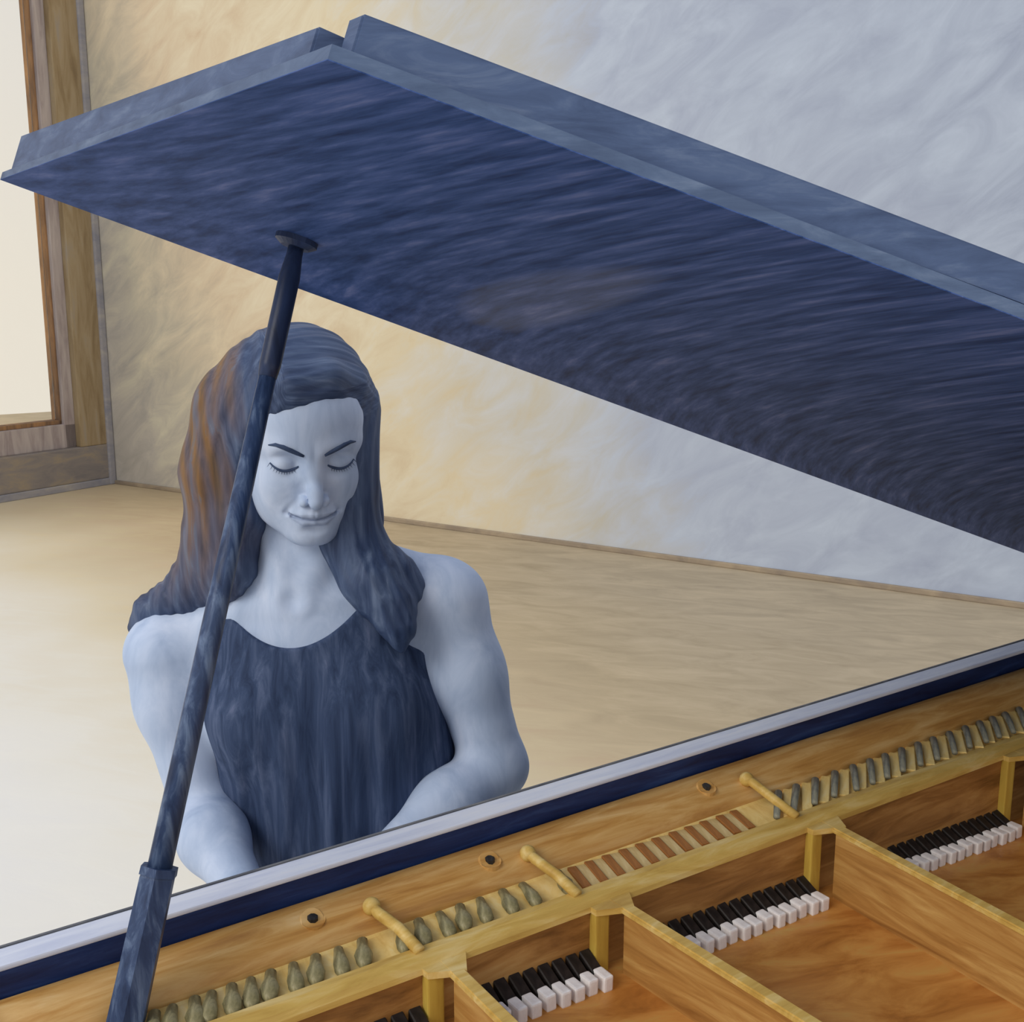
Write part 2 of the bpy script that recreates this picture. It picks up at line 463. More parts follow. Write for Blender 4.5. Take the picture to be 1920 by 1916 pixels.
# case: outer rim following the piano's outline
outline = [(U1, 0.03), (U1, -0.75), (1.36, -1.02), (1.22, -1.2), (1.02, -1.27), (0.84, -1.2), (0.70, -1.05), (0.55, -0.9), (0.36, -0.78), (0.15, -0.70), (0.0, -0.62), (U0 + 0.01, -0.5), (U0, -0.36), (U0, 0.03)]
def inset(poly, d):
    out = []
    n = len(poly)
    for i in range(n):
        p0, p1, p2 = Vector(poly[i - 1]), Vector(poly[i]), Vector(poly[(i + 1) % n])
        a, b2 = (p1 - p0).normalized(), (p2 - p1).normalized()
        m = Vector((a.y + b2.y, -a.x - b2.x)).normalized()
        c = m.dot(Vector((a.y, -a.x)))
        out.append(tuple(p1 + m * (d / max(c, 0.4))))
    return out
inn = inset(outline, 0.028)
bm = bmesh.new()
n = len(outline)
ring = []
for (ox, oy), (ix, iy) in zip(outline, inn):
    ring.append([bm.verts.new((ox, oy, 0.64)), bm.verts.new((ox, oy, 0.975)), bm.verts.new((ix, iy, 0.975)), bm.verts.new((ix, iy, 0.64))])
for i in range(n - 1):          # the open side (front) is closed by the front rail below
    a, b2 = ring[i], ring[(i + 1) % n]
    for k in range(4):
        bm.faces.new((a[k], a[(k + 1) % 4], b2[(k + 1) % 4], b2[k]))
bm.faces.new(ring[0]); bm.faces.new(ring[-1][::-1])
obj('case', bm, M['rim'], piano)
b = prism(inn, lambda x, y, t: (x, y, t), 0.64, 0.66)
obj('bottom_board', b, M['rim'], piano)

# front rail: navy face, top strip with its gloss highlight painted in pale, thin grey line at the back edge
obj('front_rail', box(U0, U1, 0.0005, 0.024, 0.66, 0.9766, 0.0), M['rim'], piano, label='dark navy face of the front rail')
obj('rail_top_sheen', box(U0 - 0.002, U1, 0.0, 0.024, 0.9765, 0.981, 0.0015), M['rim_sheen'], piano, label='top of the rail, highlight painted in pale lavender')
obj('rail_line', box(U0 - 0.002, U1, 0.0245, 0.0268, 0.70, 0.9815, 0.0), M['rim_line'], piano, label='thin grey back edge of the rail')

# keyboard side, hidden behind the rail
obj('key_bed', box(U0, U1, 0.03, 0.34, 0.64, 0.715, 0.004), M['rim'], piano)
for s, (a, b2) in enumerate(((U0, U0 + 0.06), (U1 - 0.06, U1))):
    obj('cheek', box(a, b2, 0.03, 0.34, 0.715, 0.80, 0.006), M['rim'], piano)
nk = 52
kw = (U1 - U0 - 0.124) / nk
wk = bpy.data.meshes.new('white_key'); _b = box(-kw / 2 + 0.0006, kw / 2 - 0.0006, -0.165, 0.0, 0.0, 0.022, 0.001, seg=1); _b.to_mesh(wk); _b.free(); wk.materials.append(M['key_white'])
bk = bpy.data.meshes.new('black_key'); _b = box(-0.0055, 0.0055, -0.095, 0.0, 0.0, 0.011, 0.0015, seg=1); _b.to_mesh(bk); _b.free(); bk.materials.append(M['black'])
for i in range(nk):
    x = U0 + 0.062 + i * kw
    o = obj('white_key', wk, None, piano); o.location = (x + kw / 2, 0.315, 0.716)
    if i < nk - 1 and i % 7 in (0, 1, 3, 4, 5):
        o = obj('black_key', bk, None, piano); o.location = (x + kw, 0.245, 0.7375)
obj('fallboard', box(U0 + 0.06, U1 - 0.06, 0.05, 0.15, 0.715, 0.76, 0.006), M['rim'], piano)
for (x, y) in ((0.02, 0.2), (1.32, 0.2), (1.05, -1.1)):
    obj('leg', tube([(x, y, 0.0), (x, y, 0.04), (x, y, 0.08), (x, y, 0.62), (x, y, 0.645)], [0.035, 0.035, 0.032, 0.05, 0.06], 16), M['rim'], piano, smooth=False)

# --- iron plate: the rounded golden bar, the band below it, the bead
def taper(u, v, z):
    w = min(max((-v - 0.02) / 0.07, 0), 1)
    return (u, v, z - 0.0155 * (u - 0.60) * w)
us = [U0 + 0.028 + (U1 - U0 - 0.056) * i / 24 for i in range(25)]
prof = [(-0.001, 0.93), (-0.001, 0.9555), (-0.004, 0.958), (-0.012, 0.9585), (-0.022, 0.957), (-0.032, 0.9525), (-0.040, 0.946), (-0.0445, 0.939), (-0.046, 0.931), (-0.046, 0.91)]
plate = obj('iron_plate', loft_u(prof, us, taper), M['gold'], piano, smooth=True)
prof = [(-0.0445, 0.90), (-0.0445, 0.9345), (-0.048, 0.9325), (-0.087, 0.9295), (-0.087, 0.90)]
obj('pin_band', loft_u(prof, us, taper), M['band'], plate, label='pale yellow band under the pins')
prof = [(-0.0845, 0.90), (-0.0845, 0.9325), (-0.0865, 0.9345), (-0.094, 0.9345), (-0.1015, 0.9315), (-0.105, 0.9275), (-0.106, 0.923), (-0.10, 0.922)]
obj('plate_bead', loft_u(prof, us, taper), M['bead'], plate, smooth=False)
# recess wall under the bead
prof = [(-0.06, 0.80), (-0.06, 0.9275), (-0.103, 0.9275), (-0.103, 0.80)]
obj('belly_rail', loft_u(prof, us, taper), M['rail_wood'], piano)

def sb_z(u):
    return 0.8965 - 0.0615 * (u - 0.0) if u > 0.33 else 0.8965 - 0.0615 * 0.33 + (0.33 - u) * 0.02
inn2 = inset(outline, 0.03)
def sb_zz(u): return 0.897 - 0.062 * u
body = [(U1 - 0.03, -0.10), (U1 - 0.03, -0.75), (1.34, -1.0), (1.2, -1.17), (1.02, -1.235), (0.86, -1.17), (0.72, -1.02), (0.56, -0.87), (0.37, -0.75), (0.16, -0.67), (0.02, -0.59), (U0 + 0.04, -0.49), (U0 + 0.03, -0.36), (U0 + 0.03, -0.10)]
obj('soundboard', prism(body, lambda x, y, t: (x, y, sb_zz(x) + t), -0.008, 0.0), M['soundboard'], piano)

# struts: pillar against the rail, golden flange, brown web with a gap behind the pillar
struts = [((0.2905, 0.2765), -0.02, 0.0), ((0.4585, 0.441), 0.06, 0.0), ((0.7305, 0.711), -0.05, 0.0), ((1.06, 1.040), -0.08, 0.0)]
for (uf, up_), slope, _ in struts:
    zt = taper(uf, -0.106, 0.9285)[2]
    zb = sb_zz(uf)
    L = 0.62
    ue = uf + slope * (L - 0.1)
    fw = 0.0062
    bm = bmesh.new()
    hexa(bm, [(uf - fw, -0.098, zt - 0.006), (ue - fw, -L, zt - 0.010), (ue + fw, -L, zt - 0.010), (uf + fw, -0.098, zt - 0.006),
              (uf - fw, -0.098, zt), (ue - fw, -L, zt - 0.004), (ue + fw, -L, zt - 0.004), (uf + fw, -0.098, zt)])
    bmesh.ops.bevel(bm, geom=list(bm.edges), offset=0.0015, segments=2, affect='EDGES')
    st = obj('plate_strut', bm, M['bead'], plate)
    bm = bmesh.new()
    sl = slope
    us0 = uf + sl * 0.02
    hexa(bm, [(us0 - 0.0035, -0.122, zb - 0.004), (ue - 0.0035, -L, zb - 0.004), (ue + 0.005, -L, zb - 0.004), (us0 + 0.005, -0.122, zb - 0.004),
              (us0 - 0.0035, -0.122, zt - 0.004), (ue - 0.0035, -L, zt - 0.008), (ue + 0.005, -L, zt - 0.008), (us0 + 0.005, -0.122, zt - 0.004)])
    obj('strut_web', bm, M['web_wood'], plate)
    obj('strut_pillar', box(up_ - 0.007, up_ + 0.008, -0.1115, -0.102, zb - 0.002, zt - 0.001, 0.0015), M['pillar'], plate)
    # gusset joining pillar and flange
    bm = bmesh.new()
    hexa(bm, [(up_ - 0.008, -0.104, zt - 0.006), (up_ - 0.007, -0.112, zt - 0.006), (uf + fw, -0.125, zt - 0.006), (uf + fw + 0.012, -0.104, zt - 0.006),
              (up_ - 0.008, -0.104, zt - 0.0003), (up_ - 0.007, -0.112, zt - 0.0003), (uf + fw, -0.125, zt - 0.0003), (uf + fw + 0.012, -0.104, zt - 0.0003)])
    obj('strut_gusset', bm, M['bead'], plate)

# bolts on the golden bar and the three braces across the pin band
for i, (u, v) in enumerate(((0.2137, -0.026), (0.3813, -0.027), (0.6411, -0.026))):
    z = 0.956
    obj('bolt_rosette', tube([(u, v, z - 0.006), (u, v - 0.0008, z - 0.0008), (u, v - 0.0012, z - 0.0002)], [0.0105, 0.0105, 0.009], 20), M['gold'], plate)
    obj('bolt_hole', tube([(u, v - 0.001, z - 0.004), (u, v - 0.0014, z + 0.0012), (u, v - 0.0016, z + 0.002)], [0.0045, 0.0045, 0.003], 8), M['hole'], plate, label='dark bolt head')
for u in (0.2615, 0.4165, 0.689):
    z1 = taper(u, -0.09, 0.938)[2]
    z2 = taper(u, -0.10, 0.937)[2]
    bm = tube([(u, -0.036, 0.955), (u + 0.001, -0.046, 0.953), (u + 0.007, -0.070, z1 + 0.006), (u + 0.0115, -0.094, z2 - 0.002)], [0.0045, 0.0048, 0.0048, 0.0048], 10)
    br = obj('brace', bm, M['bead'], plate, smooth=True)
    bm = bmesh.new()
    bmesh.ops.create_uvsphere(bm, u_segments=14, v_segments=8, radius=0.0075)
    bmesh.ops.translate(bm, verts=bm.verts, vec=(u, -0.036, 0.9545))
    obj('brace_knob', bm, M['bead'], plate, smooth=True)

# pins: drop-shaped agraffes, flat strips, then tall steel pins between yellow ribs
def band_z(u, v):
    return taper(u, v, 0.9325 + (v + 0.048) * 0.077)[2]
def drop_mesh(seed):
    r = random.Random(seed)
    k = r.uniform(0.9, 1.12)
    return tube([(0, 0.002, 0.001), (0.0003, -0.002, 0.0035), (0.001, -0.013, 0.0048), (0.002, -0.024, 0.0052), (0.003, -0.033, 0.0042), (0.0033, -0.0375, 0.0012)],
                [0.0030, 0.0040 * k, 0.0046, 0.0066 * k, 0.0060, 0.002], 12, flat=(1, 0.75))
def mesh_of(name, bm, mat, smooth=True):
    me = bpy.data.meshes.new(name)
    bmesh.ops.recalc_face_normals(bm, faces=bm.faces)
    bm.to_mesh(me); bm.free()
    me.materials.append(mat)
    if smooth: me.shade_smooth()
    return me
drops = [mesh_of('agraffe', drop_mesh(s), M['agraffe']) for s in range(4)]
for i, u in enumerate((0.081, 0.094, 0.110, 0.123, 0.138, 0.153, 0.169, 0.187, 0.206, 0.225, 0.246, 0.281, 0.297, 0.317, 0.337, 0.357, 0.380, 0.401, 0.4385)):
    o = obj('agraffe', drops[i % 4], None, piano)
    o.location = (u - 0.001, -0.0505, band_z(u, -0.0505))
    o.rotation_euler = (0, 0, -0.42 + random.uniform(-0.1, 0.1))
strip = mesh_of('brown_strip', box(-0.0042, 0.0042, -0.034, 0.0, -0.001, 0.003, 0.0008), M['strip_brown'], False)
strip2 = mesh_of('pale_strip', box(-0.0052, 0.0052, -0.034, 0.0, -0.001, 0.0016, 0.0006), M['strip_pale'], False)
bu = (0.455, 0.474, 0.494, 0.514, 0.534, 0.554, 0.576, 0.596, 0.616, 0.638, 0.657)
for i, u in enumerate(bu):
    o = obj('brown_strip', strip, None, piano)
    o.location = (u, -0.0495, band_z(u, -0.0495)); o.rotation_euler = (0.06, 0, -0.22)
    if i < len(bu) - 1:
        u2 = (u + bu[i + 1]) / 2
        o = obj('pale_strip', strip2, None, piano)
        o.location = (u2, -0.0495, band_z(u2, -0.0495)); o.rotation_euler = (0.06, 0, -0.22)
pin = mesh_of('tuning_pin', tube([(0, 0.001, 0.002), (0, -0.004, 0.006), (0.0004, -0.032, 0.0055), (0.0006, -0.054, 0.0025)], [0.0040, 0.0042, 0.0038, 0.0032], 10, flat=(1, 0.8)), M['pin'])
rib = mesh_of('rib', box(-0.0052, 0.0052, -0.054, 0.004, -0.001, 0.0035, 0.0012), M['band'], False)
pu = (0.723, 0.750, 0.779, 0.810, 0.839, 0.867, 0.893, 0.922, 0.951, 0.979, 1.009, 1.040, 1.068, 1.094, 1.12, 1.15)
for i, u in enumerate(pu):
    o = obj('tuning_pin', pin, None, piano)
    o.location = (u, -0.049, band_z(u, -0.049)); o.rotation_euler = (0, 0, -0.86 + random.uniform(-0.05, 0.05))
    if i < len(pu) - 1:
        u2 = (u + pu[i + 1]) / 2
        o = obj('rib', rib, None, piano)
        o.location = (u2, -0.0495, band_z(u2, -0.0495))
        o.rotation_euler = (0.06, 0, -0.86 + random.uniform(-0.05, 0.05))

# dampers with white felts in each bay
hd = bmesh.new()
hexa(hd, [(-0.0055, -0.019, -0.02), (0.0055, -0.019, -0.02), (0.0055, 0.002, -0.02), (-0.0055, 0.002, -0.02),
          (-0.0055, -0.019, -0.001), (0.0055, -0.019, -0.001), (0.0055, 0.002, 0.0085), (-0.0055, 0.002, 0.0085)])
bmesh.ops.bevel(hd, geom=list(hd.edges), offset=0.001, segments=1, affect='EDGES')
damper_me = mesh_of('damper', hd, M['black'], False)
felts = []
for s in range(3):
    r = random.Random(s + 20)
    felts.append(mesh_of('damper_felt', box(-0.0055 + r.uniform(0, 0.001), 0.0055 - r.uniform(0, 0.001), -0.031 - r.uniform(0, 0.003), -0.0165, -0.013, 0.0005 + r.uniform(-0.001, 0.001), 0.0018), M['felt'], False))
k = 0
for (a, b2, cnt) in ((0.02, 0.262, 17), (0.326, 0.428, 8), (0.514, 0.699, 13), (0.84, 1.028, 13), (1.10, 1.36, 17)):
    for i in range(cnt):
        u = a + (b2 - a) * i / (cnt - 1)
        d = obj('damper', damper_me, None, piano)
        d.location = (u, -0.1045, sb_zz(u) + 0.0125)
        d.rotation_euler = (0, random.uniform(-0.05, 0.05), 0)
        f = obj('damper_felt', felts[k % 3], None, d)
        k += 1

# --- lid: main panel, folded flap and rail lying on it
AL = RAD(20)
def lidp(u, v, t):
    return (u + t * math.sin(AL), v, 1.54 - math.tan(AL) * (u - 0.0975) + t * math.cos(AL))
# outline on the hinge-to-free-edge plane
main = [(0.0975, 0.3285), (1.60, 0.075), (1.60, -0.80), (1.2, -0.74), (0.8, -0.64), (0.39, -0.478), (0.097, -0.343)]
lid = obj('lid', prism(main, lidp, 0.0, 0.0005, 0.0), M['lid'], piano, label='dark navy underside of the raised lid')
obj('lid_edge', prism(main, lidp, 0.0005, 0.0070, 0.0), M['lid_edge'], lid, label='lighter blue edge of the lid')
flap = [(0.099, 0.300), (1.58, 0.045), (1.58, -0.70), (1.2, -0.66), (0.8, -0.56), (0.39, -0.40), (0.099, -0.316)]
wedge = lambda u, v, t: lidp(u, v, t if t < 0.01 else t + 0.018 * (v + 0.32) / 0.62)   # the leaf does not fold quite flat
obj('lid_flap', prism(flap, wedge, 0.0070, 0.0210, 0.001), M['lid_flap'], lid, label='folded upper leaf of the lid')
rail = [(0.107, -0.326), (0.39, -0.462), (0.8, -0.622), (1.2, -0.722), (1.58, -0.780), (1.58, -0.795), (1.2, -0.737), (0.8, -0.637), (0.39, -0.476), (0.107, -0.3395)]
obj('lid_rail', prism(rail, lidp, 0.0070, 0.0265, 0.001), M['lid_flap'], lid, label='raised rail along the near edge of the lid')

# prop stick
top = Vector((0.252, 0.041, 1.482)); foot = Vector((0.055, -0.058, 0.935))
ax = (top - foot).normalized()
def on(t): return foot + ax * t
LEN = (top - foot).length
prop = obj('prop_stick', tube([on(0.10), on(0.3), on(LEN - 0.10)], [0.0088, 0.0082, 0.0066], 12), M['prop'], piano, smooth=True)
sl = tube([on(-0.004), on(0.108), on(0.114)], [0.0142, 0.0132, 0.0122], 6)
obj('prop_sleeve', sl, M['prop'], prop)
obj('prop_sleeve_rim', tube([on(0.110), on(0.116)], [0.0142, 0.0140], 6), M['prop'], prop)
obj('prop_tip', tube([on(LEN - 0.11), on(LEN - 0.10), on(LEN - 0.03), on(LEN - 0.012), on(LEN)], [0.007, 0.0082, 0.0082, 0.0062, 0.006], 12), M['prop_dark'], prop, smooth=True)
nrm = Vector((-math.sin(AL), 0, -math.cos(AL)))
c0 = Vector(lidp(0.252, 0.041, 0))
sk = tube([c0, c0 + nrm * 0.004, c0 + nrm * 0.0075], [0.0165, 0.0165, 0.011], 20)
obj('prop_socket', sk, M['prop_dark'], lid, smooth=False)

# ------------------------------------------------------------------ the pianist
# Bodies are grown from a distance field (rounded cones and ellipsoids blended smoothly) and meshed with surface nets.
# Person space: X to the viewer's right, Y away from the viewer, Z up.
F4 = np.float32
def V3(*a): return np.array(a, F4)
def s_ell(P, c, r, R=None):
    q = P - V3(*c)
    if R is not None: q = q @ R
    r = V3(*r)
    k0 = np.sqrt(((q / r) ** 2).sum(1)); k1 = np.sqrt(((q / (r * r)) ** 2).sum(1)) + 1e-9
    return k0 * (k0 - 1.0) / k1
def s_cone(P, a, b, r1, r2):
    a = V3(*a); b = V3(*b); ba = b - a
    t = np.clip(((P - a) @ ba) / float(ba @ ba), 0, 1)
    d = P - a - t[:, None] * ba
    return np.sqrt((d * d).sum(1)) - (r1 + (r2 - r1) * t)
def s_path(P, pts, rs, k=0.01):
    d = None
    for a, b, r1, r2 in zip(pts, pts[1:], rs, rs[1:]):
        e = s_cone(P, a, b, r1, r2)
        d = e if d is None else smin(d, e, k)
    return d
def smin(a, b, k):
    h = np.maximum(k - np.abs(a - b), 0) / k
    return np.minimum(a, b) - h * h * k * 0.25
def smax(a, b, k): return -smin(-a, -b, k)

# head frame: hx to the viewer's right, hf out of the face, hz up (metres, origin at eye height between the ears)
psi, phi, rol = RAD(17), RAD(13), RAD(0)
hf = np.array([math.sin(psi) * math.cos(phi), -math.cos(psi) * math.cos(phi), -math.sin(phi)])
hx = np.array([math.cos(psi), math.sin(psi), 0.0])
hz = np.cross(hf, hx); hz = hz / np.linalg.norm(hz)
if hz[2] < 0: hz = -hz
HR = np.stack([hx, hf, hz], 1).astype(F4)          # columns; P_local = (P - HO) @ HR
HO = np.array([0.004, -0.078, 1.249]) - 0.081 * hf
HO = HO.astype(F4)
def to_head(P): return (P - HO) @ HR
def from_head(Q): return (np.asarray(Q, F4) @ HR.T) + HO

def head_sdf(Q):
    """Q in head space"""
    A = Q.copy(); A[:, 0] = np.abs(A[:, 0])       # mirrored half
    d = s_ell(Q, (0, -0.010, 0.034), (0.073, 0.092, 0.084))
    d = smin(d, s_ell(Q, (0, 0.022, -0.020), (0.061, 0.066, 0.080)), 0.03)
    d = smin(d, s_cone(A, (0.045, 0.006, -0.060), (0.014, 0.062, -0.088), 0.017, 0.0185), 0.03)
    d = smin(d, s_ell(Q, (0, 0.074, -0.090), (0.016, 0.014, 0.0135)), 0.018)
    d = smin(d, s_ell(A, (0.034, 0.051, -0.026), (0.022, 0.024, 0.022)), 0.022)
    d = smin(d, s_ell(A, (0.036, 0.032, -0.052), (0.026, 0.034, 0.034)), 0.025)
    # forehead and brow
    d = smin(d, s_ell(Q, (0, 0.050, 0.046), (0.054, 0.036, 0.044)), 0.03)
    d = smin(d, s_path(A, [(0.008, 0.080, 0.015), (0.028, 0.0745, 0.0195), (0.046, 0.058, 0.017)], [0.0085, 0.0095, 0.008], 0.01), 0.016)
    # eye sockets, then the closed lids
    d = smax(d, -s_ell(A, (0.0305, 0.0930, 0.0015), (0.0185, 0.0185, 0.0150)), 0.012)
    d = smin(d, s_ell(A, (0.0315, 0.0655, -0.0005), (0.0160, 0.0165, 0.0128)), 0.004)
    # nose
    d = smin(d, s_path(Q, [(0, 0.080, 0.012), (0, 0.086, -0.008), (0, 0.098, -0.030), (0, 0.1035, -0.0385)], [0.0055, 0.0062, 0.0072, 0.0078], 0.008), 0.012)
    d = smin(d, s_ell(A, (0.0122, 0.0895, -0.0425), (0.0058, 0.0085, 0.0062)), 0.0045)
    d = smin(d, s_cone(Q, (0, 0.100, -0.0435), (0, 0.088, -0.0500), 0.0050, 0.0040), 0.006)
    d = smax(d, -s_ell(A, (0.0062, 0.0935, -0.0492), (0.0032, 0.0052, 0.0034)), 0.003)
    # mouth
    d = smin(d, s_ell(Q, (0, 0.064, -0.064), (0.030, 0.024, 0.022)), 0.016)
    d = smin(d, s_path(A, [(0.0025, 0.0905, -0.0605), (0.012, 0.0868, -0.0608), (0.0245, 0.0765, -0.0632)], [0.0042, 0.0040, 0.0022], 0.004), 0.006)
    d = smin(d, s_path(A, [(0.000, 0.0885, -0.0708), (0.010, 0.0862, -0.0702), (0.0215, 0.0775, -0.0655)], [0.0050, 0.0048, 0.0024], 0.004), 0.006)
    d = smax(d, -s_path(A, [(0.000, 0.0955, -0.0657), (0.012, 0.0915, -0.0650), (0.0240, 0.0812, -0.0634), (0.0270, 0.0775, -0.0620)], [0.0016, 0.0015, 0.0016, 0.0008], 0.002), 0.003)
    d = smax(d, -s_ell(Q, (0, 0.0935, -0.0790), (0.014, 0.006, 0.0038)), 0.008)   # hollow under the mouth
    # smile folds beside the nose
    d = smax(d, -s_path(A, [(0.0185, 0.0875, -0.0420), (0.0265, 0.0835, -0.0520), (0.0310, 0.0775, -0.0605)], [0.0012, 0.0016, 0.0010], 0.002), 0.006)
    # ears
    d = smin(d, s_ell(A, (0.0735, -0.008, -0.008), (0.006, 0.015, 0.027)), 0.006)
    return d

RS, RE, RW = (-0.207, 0.012, 0.993), (-0.163, -0.008, 0.796), (-0.058, -0.190, 0.752)     # her right arm (viewer's left)
LS, LE, LW = (0.150, 0.042, 1.050), (0.208, 0.012, 0.842), (0.060, -0.135, 0.772)
def hand_parts(P, wrist, elbow, side, drop=0.0):
    w = np.array(wrist); fw = np.array((0.40, -0.90, -0.04)); fw /= np.linalg.norm(fw)
    rt = np.cross(fw, (0, 0, 1)); rt /= np.linalg.norm(rt)      # to the viewer's left when playing
    up = np.cross(rt, fw)
    L = lambda f, r, u: tuple(w + fw * f + rt * r + up * u)
    d = s_path(P, [L(0, 0, 0), L(0.03, 0, 0.006), L(0.075, 0, 0.008)], [0.022, 0.027, 0.027], 0.02)
    d = smin(d, s_path(P, [L(0.068, -0.024, 0.004), L(0.072, 0.0, 0.008), L(0.066, 0.026, 0.002)], [0.014, 0.015, 0.013], 0.01), 0.012)
    for (r, ln) in ((-0.029, 0.86), (-0.0105, 1.0), (0.0105, 1.06), (0.030, 0.94)):
        r *= side
        a = L(0.078, r, 0.006); b = L(0.078 + 0.036 * ln, r * 1.12, 0.012); c = L(0.078 + 0.060 * ln, r * 1.18, 0.008 - drop * 0.6); e = L(0.078 + 0.070 * ln, r * 1.2, -0.004 - drop)
        d = smin(d, s_path(P, [a, b, c, e], [0.0095, 0.0088, 0.0078, 0.0066], 0.004), 0.004)
    th = side
    a = L(0.018, 0.020 * th, -0.002); b = L(0.048, 0.047 * th, -0.006); c = L(0.070, 0.056 * th, -0.008); e = L(0.090, 0.054 * th, -0.006 - drop)
    d = smin(d, s_path(P, [a, b, c, e], [0.013, 0.011, 0.0095, 0.0075], 0.006), 0.010)
    return d

def torso_sdf(P):
    A = P
    d = s_ell(A, (-0.022, 0.034, 0.965), (0.138, 0.094, 0.165))
    d = smin(d, s_ell(A, (0.010, 0.040, 0.77), (0.122, 0.090, 0.17)), 0.06)
    d = smin(d, s_ell(A, (0.005, 0.075, 0.56), (0.168, 0.125, 0.12)), 0.06)
    d = smin(d, s_ell(A, (-0.082, -0.030, 0.925), (0.056, 0.046, 0.056)), 0.05)
    d = smin(d, s_ell(A, (0.060, -0.018, 0.937), (0.056, 0.046, 0.056)), 0.05)
    return d
def body_sdf(P):
    d = torso_sdf(P)
    # shoulder girdle, trapezius, collar bones
    d = smin(d, s_cone(P, (-0.035, 0.038, 1.040), (-0.190, 0.020, 1.002), 0.056, 0.044), 0.05)
    d = smin(d, s_cone(P, (-0.030, 0.040, 1.045), (0.140, 0.046, 1.054), 0.056, 0.044), 0.05)
    d = smin(d, s_cone(P, (-0.040, 0.045, 1.115), (-0.150, 0.035, 1.030), 0.038, 0.030), 0.05)
    d = smin(d, s_cone(P, (-0.030, 0.045, 1.115), (0.115, 0.050, 1.070), 0.038, 0.030), 0.05)
    d = smin(d, s_path(P, [(-0.050, -0.030, 1.066), (-0.10, -0.026, 1.062), (-0.165, 0.0, 1.032)], [0.007, 0.006, 0.005], 0.01), 0.020)
    d = smin(d, s_path(P, [(-0.018, -0.030, 1.070), (0.045, -0.020, 1.078), (0.11, 0.008, 1.080)], [0.008, 0.008, 0.008], 0.01), 0.016)
    # neck with its two cords
    d = smin(d, s_cone(P, (-0.034, 0.030, 1.060), (-0.020, 0.024, 1.185), 0.052, 0.049), 0.035)
    d = smin(d, s_cone(P, (-0.040, -0.034, 1.070), (-0.068, 0.000, 1.170), 0.008, 0.012), 0.02)
    d = smin(d, s_cone(P, (-0.024, -0.034, 1.072), (0.020, 0.004, 1.175), 0.008, 0.012), 0.02)
    d = smax(d, -s_ell(P, (-0.033, -0.0555, 1.078), (0.010, 0.012, 0.008)), 0.018)
    # arms
    d = smin(d, s_path(P, [RS, (-0.196, 0.008, 0.93), RE], [0.0500, 0.0445, 0.0385], 0.03), 0.03)
    d = smin(d, s_path(P, [RE, (-0.135, -0.070, 0.784), RW], [0.0375, 0.0375, 0.0215], 0.03), 0.018)
    d = smin(d, s_path(P, [LS, (0.172, 0.030, 0.96), LE], [0.0480, 0.0450, 0.0400], 0.03), 0.03)
    d = smin(d, s_path(P, [LE, (0.150, -0.048, 0.815), LW], [0.0395, 0.0385, 0.0220], 0.03), 0.018)
    d = smax(d, -s_cone(P, (-0.160, -0.0465, 0.803), (-0.134, -0.0490, 0.797), 0.0020, 0.0014), 0.008)     # crease at her right elbow
    d = smin(d, hand_parts(P, RW, RE, -1), 0.012)
    d = smin(d, hand_parts(P, LW, LE, 1, 0.018), 0.012)
    # legs, seated, knees under the keyboard
    for sx, q in ((-1, (-0.075, 0.07)), (1, (0.09, 0.09))):
        hip = (q[0], q[1], 0.545); knee = (q[0] + 0.20 + sx * 0.03, q[1] - 0.34, 0.56); ank = (q[0] + 0.20 + sx * 0.02, q[1] - 0.30, 0.085); toe = (q[0] + 0.28 + sx * 0.02, q[1] - 0.42, 0.03)
        d = smin(d, s_cone(P, hip, knee, 0.082, 0.055), 0.04)
        d = smin(d, s_path(P, [knee, ((knee[0] + ank[0]) / 2, (knee[1] + ank[1]) / 2 + 0.015, 0.36), ank], [0.053, 0.050, 0.033], 0.03), 0.03)
        d = smin(d, s_path(P, [ank, (ank[0] + 0.03, ank[1] - 0.05, 0.045), toe], [0.034, 0.034, 0.026], 0.02), 0.02)
    h = head_sdf(to_head(P)) 
    return smin(d, h, 0.012)

